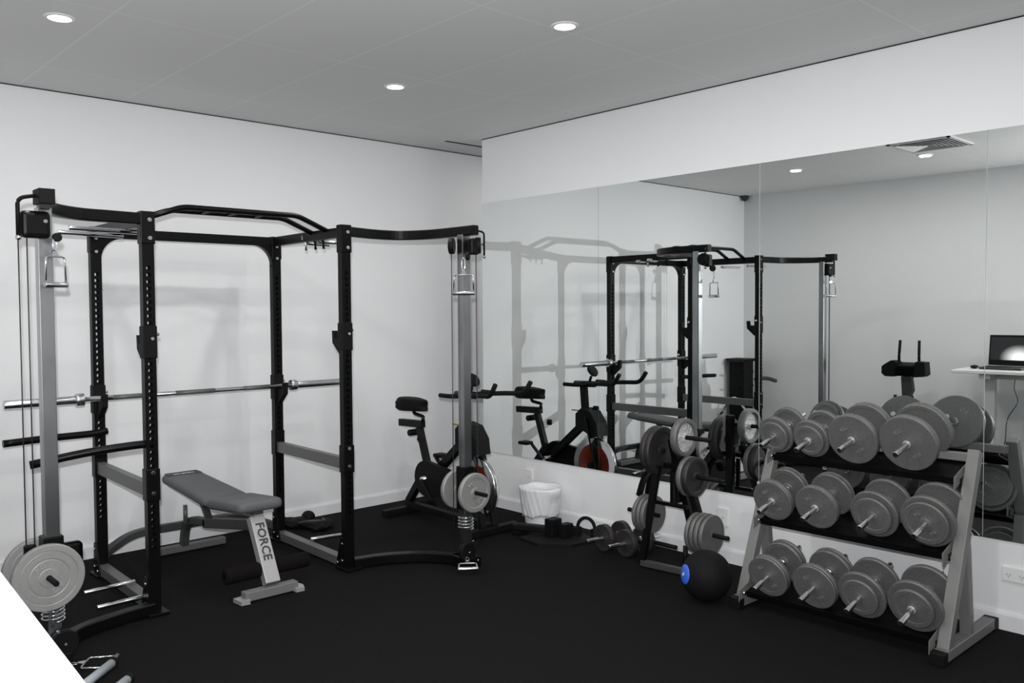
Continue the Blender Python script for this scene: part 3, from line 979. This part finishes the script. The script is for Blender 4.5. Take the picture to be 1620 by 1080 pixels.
gt = 'plates on the plate tree'
weight_plate((2.275, ty, .825), .116, .045, M_IRON, 'silver faced weight plate on the top right peg of the plate tree', 2, .014, gt, None, M_SILVER)
weight_plate((2.065, ty, .725), .150, .035, M_IROND, 'largest dark weight plate on the upper left peg, outer one of two', 2, .014, gt)
weight_plate((2.102, ty, .725), .150, .035, M_IROND, 'largest dark weight plate on the upper left peg, inner one of two', 2, .014, gt)
weight_plate((2.315, ty, .595), .120, .034, M_IRON, 'weight plate with pale rim behind the dished one on the middle right peg', 0, .014, gt)
weight_plate((2.355, ty, .595), .118, .04, M_IROND, 'dished dark weight plate on the middle right peg of the plate tree', 2, .014, gt)
for k, (x, lb) in enumerate(((2.372, 'innermost'), (2.405, 'second'), (2.438, 'third'), (2.471, 'outermost'))):
    weight_plate((x, ty, .265), .121 - (.002 if k == 3 else 0), .031, M_IRON, 'grey weight plate on the lower right peg above the black ball, %s of four' % lb, 3, .014, gt)
for k, (x, lb) in enumerate(((1.972, 'outermost'), (2.005, 'middle one'), (2.038, 'innermost'))):
    weight_plate((x, ty, .315), .118, .031, M_IRON, 'grey weight plate on the lower left peg of the plate tree, %s' % lb, 3, .014, gt)

# ------------------------------------------------------------------ medicine ball
bc = V((2.665, -.70, .138))
ball = thing('medicine_ball', (bc.x, bc.y, 0), 'black medicine ball with a blue badge beside the dumbbell rack', 'ball')
MB().sphere(bc, .138, 36, 22).build('shell', M_RUBBER, ball)
nb = V((-.50, -.86, .12)).normalized()
dsk = MB().lathe([(.0, .1385), (.02, .1378), (.04, .134), (.052, .1295), (.054, .126)], bc, nb, 32).build('badge', M_BLUE, ball)
s_, u_, n_ = basis(nb)
Mt = Matrix.Identity(4)
for i in range(3):
    Mt[i][0], Mt[i][1], Mt[i][2] = s_[i], u_[i], n_[i]
Mt.translation = bc + nb * .1392
MB().box((0, 0, 0), (.022, .006, .002)).box((.006, .004, 0), (.006, .018, .002)).box((-.006, -.003, 0), (.006, .012, .002)).move(Mt).build('emblem', M_LETTERW, dsk)

# ------------------------------------------------------------------ dumbbell rack
dr = thing('dumbbell_rack', (3.37, -.36, 0), 'grey three tier dumbbell rack standing against the mirrors', 'dumbbell rack')
XA, XB = 2.845, 3.885
def post_y(z):
    return -.615 + (z - .06) * (.345 / .846)
for x in (XA, XB):
    MB().bar((x, post_y(.05), .05), (x, post_y(.915), .915), .055, .055, up=(0, 1, 0), bevel=.004).build('post', M_GREY, dr)
    MB().bar((x, post_y(.50) + .03, .50), (x, -.35, .05), .05, .045, up=(0, 1, 0), bevel=.004).build('brace', M_GREY, dr)
    MB().bar((x, -.67, .035), (x, -.05, .035), .062, .05, bevel=.004).build('foot', M_GREY, dr)
    MB().box((x, -.685, .03), (.068, .05, .06), .005).build('foot_cap', M_BLACKM, dr)
    MB().box((x, -.045, .03), (.068, .05, .06), .005).build('foot_cap', M_BLACKM, dr)
MB().bar((XA, post_y(.915) + .07, .87), (XB, post_y(.915) + .07, .87), .04, .04, bevel=.003).build('back_rail', M_GREY, dr)
TILT = radians(17)
# shelf centre (y, z of shelf plane under the dumbbells)
SHELF = {'t': (-.30, .808), 'm': (-.43, .474), 'l': (-.57, .105)}
FRONT = {'t': -.395, 'm': -.525, 'l': -.665}   # y of the front plates' outer faces
for k, (sy, sz) in SHELF.items():
    Rm = Matrix.Rotation(TILT, 4, 'X')
    sc = V((3.365, sy, sz)) + Rm.to_3x3() @ V((0, .02, 0))
    sh = MB().box(sc, (XB - XA - .05, .19, .006), 0, Rm)
    for e in (-1, 1):
        c = sc + Rm.to_3x3() @ V((0, e * .095, -.009 if e < 0 else .012))
        sh.box(c, (XB - XA - .05, .006, .034), 0, Rm)
    o = sh.build('shelf', M_BLACK, dr)
    for x, s in ((XA, 1), (XB, -1)):
        MB().prism([(x + s * .03, sy - .14, sz - .06), (x + s * .03, sy - .14, sz + .0), (x + s * .03, sy + .13, sz + .085), (x + s * .03, sy + .13, sz + .03)], (s * .004, 0, 0)).build('bracket', M_GREY, o)
        MB().cyl((x + s * .034, sy - .10, sz - .02), (x + s * .046, sy - .10, sz - .02), .012, .009, 10).build('bolt', M_CHROME, o)

# ------------------------------------------------------------------ dumbbells
def make_dumbbell(name, stack, ring, material):
    """local: axis along Y, front = -Y, origin at the bar's centre.
    stack = list of (radius, thickness) from the grip outwards"""
    root = bpy.data.objects.new(name, None)
    root.empty_display_size = .1
    COL.objects.link(root)
    MB().cyl((0, -.232, 0), (0, .232, 0), .0138, None, 16, .002).build('handle', M_CHROME, root)
    MB().cyl((0, -.055, 0), (0, .055, 0), .0155, None, 16).build('grip', M_BAR, root)
    for s in (-1, 1):
        MB().lathe([(.0155, 0), (.022, 0), (.024, .004), (.024, .012), (.018, .016), (.0155, .016)], (0, s * .041, 0), (0, s, 0), 20).build('inner_collar', M_CHROME, root)
        t0 = .057
        for q, (R, T) in enumerate(stack):
            last = q == len(stack) - 1
            pb = plate_bm(R, T, .0145, 3 if R > .115 else 0, 'KG' if R > .1 else None)
            pb.move(Matrix.Translation((0, s * (t0 + T / 2), 0)) @ Matrix.Rotation(s * pi / 2, 4, 'Z'))
            pb.build('weight_plate', [material, M_EMBOSS], root)
            t0 += T
        if ring:
            b = MB()
            b.lathe([(.0142, 0), (.019, 0), (.0205, .003), (.0205, .007), (.018, .009), (.0142, .009)], (0, s * t0, 0), (0, s, 0), 20)
            b.build('star_collar', M_BENCH, root)
    return root

def dmat(x, y, z, tilt, yaw=0.0):
    return Matrix.Translation((x, y, z)) @ Matrix.Rotation(yaw, 4, 'Z') @ Matrix.Rotation(tilt, 4, 'X')

# front hub pixel-derived positions: x, outer radius, stack, ring
dumb = {
    't': [(2.878, .104, [(.104, .028), (.084, .022)], False), (3.088, .104, [(.104, .028), (.084, .022)], True),
          (3.328, .133, [(.133, .03), (.133, .012)], True), (3.608, .142, [(.142, .032), (.142, .012)], True)],
    'm': [(2.95, .113, [(.113, .030), (.113, .012)], True), (3.20, .116, [(.116, .03), (.116, .012)], True),
          (3.493, .121, [(.121, .03), (.096, .02)], False), (3.748, .129, [(.129, .032), (.108, .02)], False)],
    'l': [(3.005, .112, [(.112, .03), (.112, .018)], False), (3.265, .116, [(.116, .03), (.116, .018)], False),
          (3.499, .120, [(.120, .03), (.092, .02)], False), (3.75, .128, [(.128, .032), (.096, .02)], True)],
}
tier_name = {'t': 'top', 'm': 'middle', 'l': 'bottom'}
pos_name = ['leftmost', 'second from left', 'third from left', 'rightmost']
look_name = {'t': ['small stepped plates', 'small stepped plates and pale collar', 'broad plates and pale collar', 'the broadest plates and pale collar'],
             'm': ['small plates and pale collar', 'flat plates and pale collar', 'stepped plates', 'broad stepped plates'],
             'l': ['small thick plates', 'thick plates', 'stepped thick plates', 'stepped plates and pale collar']}
protos = {}
for k, row in dumb.items():
    sy, sz = SHELF[k]
    for i, (x, R, stack, ring) in enumerate(row):
        lab = 'grey dumbbell with %s, %s on the %s shelf' % (look_name[k][i], pos_name[i], tier_name[k])
        # the plates stand in the shelf's trough, hub one radius above it
        out = .057 + sum(T for _, T in stack)
        Rt = Matrix.Rotation(TILT, 3, 'X')
        base = V((x + .012, sy, sz)) + Rt @ V((0, 0, R + .005))
        ay = Rt @ V((0, 1, 0))
        c = base + ay * ((FRONT[k] - base.y) / ay.y + out)
        mtx = dmat(c.x, c.y, c.z, TILT, radians(-2 if i else -1))
        key = (tuple(stack), ring)
        if key in protos:
            dup(protos[key], mtx, lab, 'dumbbells on the grey rack')
        else:
            o = make_dumbbell('dumbbell', stack, ring, M_IRON)
            o.matrix_world = mtx
            tag(o, lab, 'dumbbell', 'dumbbells on the grey rack')
            protos[key] = o
fd = make_dumbbell('dumbbell', [(.089, .028), (.089, .012)], False, M_IROND)
fd.matrix_world = dmat(1.642, -.29, .090, 0, radians(-6))
tag(fd, 'dark dumbbell on the floor left of the plate tree, farther left of the pair', 'dumbbell', 'dumbbells on the floor')
dup(fd, dmat(1.83, -.29, .090, 0, radians(-6)), 'dark dumbbell on the floor touching the foot of the plate tree')

# ------------------------------------------------------------------ floor clutter by the mirror wall
single('floor_platform', MB().prism([(1.03, -.58, 0), (1.24, -.60, 0), (1.42, -.46, 0), (1.45, -.24, 0), (1.20, -.16, 0), (1.02, -.30, 0)], (0, 0, .018)),
       M_RUBBER, (1.22, -.4, 0), 'low dark platform lying on the floor between bin and dumbbells', 'platform')
single('padded_bar', MB().bar((.88, -.49, .055), (1.16, -.36, .055), .07, .045, bevel=.01).box((.93, -.47, .015), (.06, .12, .03), .004), M_BLACKM, (1.0, -.42, 0),
       'long low black bar on the floor in front of the white bin', 'bar')
pb = thing('push_block', (1.20, -.37, .018), 'black notched block standing on the low dark platform', 'block')
MB().box((1.17, -.38, .08), (.075, .10, .124), .006).build('tall_block', M_BLACKM, pb)
MB().box((1.255, -.34, .066), (.06, .09, .096), .006).build('short_block', M_BLACKM, pb)
MB().box((1.15, -.40, .13), (.05, .04, .012), .002).build('tab', M_BLACKM, pb)
ph = thing('push_up_handle', (1.345, -.21, 0), 'black arched push up handle standing by the skirting', 'push up handle')
MB().tube([(1.345 + .058 * cos(t), -.23 + .05 * cos(t) * .5, .075 + .075 * sin(t)) for t in [pi * k / 16 for k in range(17)]], .012, 10, up=(0, 1, 0)).build('arch', M_RUBBER, ph)
for s in (-1, 1):
    MB().box((1.345 + s * .058, -.23 + s * .025, .04), (.03, .06, .08), .004).build('foot', M_RUBBER, ph)

lp = thing('strap_heap', (-.36, -1.46, 0), 'heap of black straps on the floor by the left wall behind the rack', 'straps')
def lump(q, p):
    return q * (1 + .18 * sin(5 * p.x + 3 * p.y) + .12 * sin(9 * p.y - 4 * p.x + 2 * p.z))
MB().sphere((-.42, -1.52, .03), 1, 24, 12, .13, .10, .03, lump).build('strap_coil', M_RUBBER, lp)
MB().sphere((-.24, -1.42, .028), 1, 24, 12, .14, .11, .028, lump).build('strap_coil', M_RUBBER, lp)
MB().sphere((-.45, -1.385, .045), 1, 20, 12, .055, .05, .045).build('knob', M_BLACKM, lp)
MB().tube(smooth_path([(-.30, -1.55, .05), (-.22, -1.50, .07), (-.20, -1.40, .06), (-.30, -1.35, .05)], 6), .008, 8).build('webbing', M_GREYD, lp)

# ------------------------------------------------------------------ cable attachments at bottom left
for k, (a, e, lb) in enumerate((((1.66, -3.72, .022), (1.345, -3.395, .022), 'pale grey grip bar on the floor, nearer the left column'),
                                ((1.80, -3.66, .022), (1.575, -3.405, .022), 'pale grey grip bar on the floor, nearer the bottom of the photo'))):
    a, e = V(a), V(e)
    t = thing('grip_bar', ((a + e) / 2).xy.to_3d(), lb, 'cable attachment', 'grip bars on the floor')
    MB().cyl(a, e, .0195, None, 20).build('grip', M_TUBE, t)
    d = (e - a).normalized()
    MB().cyl(e, e + d * .028, .0215, None, 20, .004).build('end_cap', M_RUBBER, t)
    MB().cyl(a, a - d * .028, .0215, None, 20, .004).build('end_cap', M_RUBBER, t)
stirrup('stirrup_handle', (1.19, -3.55, .016), (.82, -.57, 0), 'chrome stirrup handle lying on the floor beside the pale grip bars', w=.12, h=.12, gap=.09, lie=(.57, .82, 0))

# ------------------------------------------------------------------ standing desk with laptop
DK = thing('standing_desk', (3.29, -4.475, 0), 'white raised desk at the bottom left corner of the photo', 'desk')
ox, oy, DL, DD = 3.29, -4.475, 2.32, .54
MB().box((ox, oy, .985), (DL, DD, .03), .004).build('desk_top', M_TABLE, DK)
for x in (ox - DL / 2 + .28, ox + DL / 2 - .28):
    MB().box((x, oy, .945), (.10, .44, .05), .006).build('bracket', M_WHITE, DK)
    lg = MB().box((x, oy, .67), (.09, .07, .52), .004).build('leg', M_WHITE, DK)
    MB().box((x, oy, .24), (.075, .055, .48), .004).build('inner_leg', M_WHITE, lg)
    MB().box((x, oy, .02), (.09, .46, .04), .006).build('foot', M_WHITE, DK)
MB().box((ox, oy, .93), (DL - .5, .06, .04), .003).build('cross_beam', M_WHITE, DK)
DK.rotation_euler = (0, 0, radians(-3.5))

lx = 2.50
lt = thing('laptop', (lx, -4.60, 1.0), 'black open laptop on the white desk, seen in the mirror', 'laptop')
MB().box((lx, -4.50, 1.013), (.37, .25, .022), .004).build('base', M_GREYD, lt)
MB().box((lx, -4.49, 1.025), (.32, .11, .003)).build('keyboard', M_BLACKM, lt)
Ml = Matrix.Translation((lx, -4.635, 1.03)) @ Matrix.Rotation(radians(8), 4, 'X')
ld_ = MB().box((0, 0, .15), (.37, .012, .30), .005).move(Ml).build('lid', M_BLACKM, lt)
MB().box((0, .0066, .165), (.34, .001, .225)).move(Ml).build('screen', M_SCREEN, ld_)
single('computer_mouse', MB().sphere((2.25, -4.45, 1.018), 1, 18, 10, .035, .055, .018), M_BLACKM, (2.25, -4.45, 1.0), 'small black mouse on the desk left of the laptop', 'mouse')
single('hanging_cable', MB().tube(smooth_path([(2.52, -4.805, .965), (2.50, -4.80, .80), (2.53, -4.805, .66), (2.44, -4.805, .48), (2.42, -4.805, .25), (2.35, -4.80, .006), (2.2, -4.76, .006)], 8), .004, 8), M_CABLE,
       (2.45, -4.8, 0), 'thin black power cable hanging below the white desk', 'cable')

# ------------------------------------------------------------------ exercise machine and storage tower, seen in the mirror
mx, my = 1.66, -4.30
em = thing('elliptical_trainer', (mx, my, 0), 'black exercise machine with upright handles, seen in the mirror above the dumbbells', 'exercise machine')
MB().bar((mx, my + .02, .05), (mx, my - .02, .92), .07, .06, up=(0, 1, 0), bevel=.006).build('mast', M_GREYD, em)
pr = [(-.05, .84), (.05, .84), (.07, .70), (.035, .62), (-.035, .62)]
MB().prism([(mx + a, my - .03, z + .06) for a, z in pr], (0, .06, 0)).build('mast_neck', M_GREYD, em)
Rc = Matrix.Rotation(radians(-22), 4, 'X')
MB().box((mx + .015, my + .02, .975), (.24, .10, .125), .015, Rc).build('console', M_BLACKM, em)
MB().prism([(mx - .215, my - .02, .93), (mx - .215, my - .02, 1.0), (mx - .185, my - .02, 1.025), (mx - .12, my - .02, 1.065), (mx - .06, my - .02, 1.05), (mx - .09, my - .02, .90), (mx - .18, my - .02, .90)], (0, .13, 0)).build('side_pod', M_BLACKM, em)
MB().prism([(mx + .225, my - .02, .93), (mx + .215, my - .02, 1.055), (mx + .13, my - .02, 1.06), (mx + .12, my - .02, 1.03), (mx + .10, my - .02, .90), (mx + .20, my - .02, .91)], (0, .13, 0)).build('side_pod', M_BLACKM, em)
for s in (-1, 1):
    MB().tube(fillet([(mx + s * .10 + .02, my, 1.04), (mx + s * .10 + .03, my + .03, 1.10), (mx + s * .095 + .045, my + .05, 1.27)], .03), .014, 10).build('handle', M_RUBBER, em)
    MB().tube(fillet([(mx, my, .55), (mx + s * .08, my + .05, .58), (mx + s * .085, my + .08, .71)], .03), .016, 10).build('lower_handle', M_RUBBER, em)
    MB().sphere((mx + s * .11, my + .08, .915), .012, 10, 8).build('foot_knob', M_BLACKM, em)
MB().box((mx, my, .03), (.55, .08, .06), .01).build('base_foot', M_GREYD, em)
MB().bar((mx, my, .06), (mx - .1, my + .42 - .75, .06), .08, .06, bevel=.006).build('base_spine', M_GREYD, em)

tx, ty2 = -.42, -4.52
tw = thing('storage_tower', (tx, ty2, 0), 'black accessory tower with side hooks in the far corner, seen in the mirror', 'storage tower')
MB().box((tx, ty2, .49), (.21, .20, .96), .006).build('column', M_BLACKM, tw)
MB().prism([(tx - .11, ty2 - .11, .965), (tx + .11, ty2 - .11, .965), (tx + .15, ty2 - .15, 1.0), (tx - .15, ty2 - .15, 1.0)], (0, .26, 0)).build('top_tray', M_BLACKM, tw)
for z in (.83, .66, .50, .34):
    for s in (-1, 1):
        MB().tube([(tx + .05, ty2 + s * .10, z), (tx + .05, ty2 + s * .13, z - .012), (tx + .05, ty2 + s * .15, z + .004), (tx + .05, ty2 + s * .175, z - .006), (tx + .05, ty2 + s * .185, z + .014)], .010, 8).build('hook', M_BLACKM, tw)
MB().box((tx, ty2, .012), (.34, .34, .024), .004).build('base_plate', M_BLACKM, tw)
cb_ = thing('curl_bar', (-.36, -4.30, 0), 'bent chrome curl bar leaning before the black tower, seen in the mirror', 'curl bar')
MB().tube(fillet([(-.54, -4.28, .36), (-.44, -4.30, .52), (-.36, -4.31, .55), (-.16, -4.30, .34), (-.12, -4.28, .013)], .03), .013, 12).build('bar', M_CHROME, cb_)
MB().cyl((-.53, -4.282, .375), (-.56, -4.275, .33), .02, None, 14, .003).build('end_collar', M_CHROME, cb_)
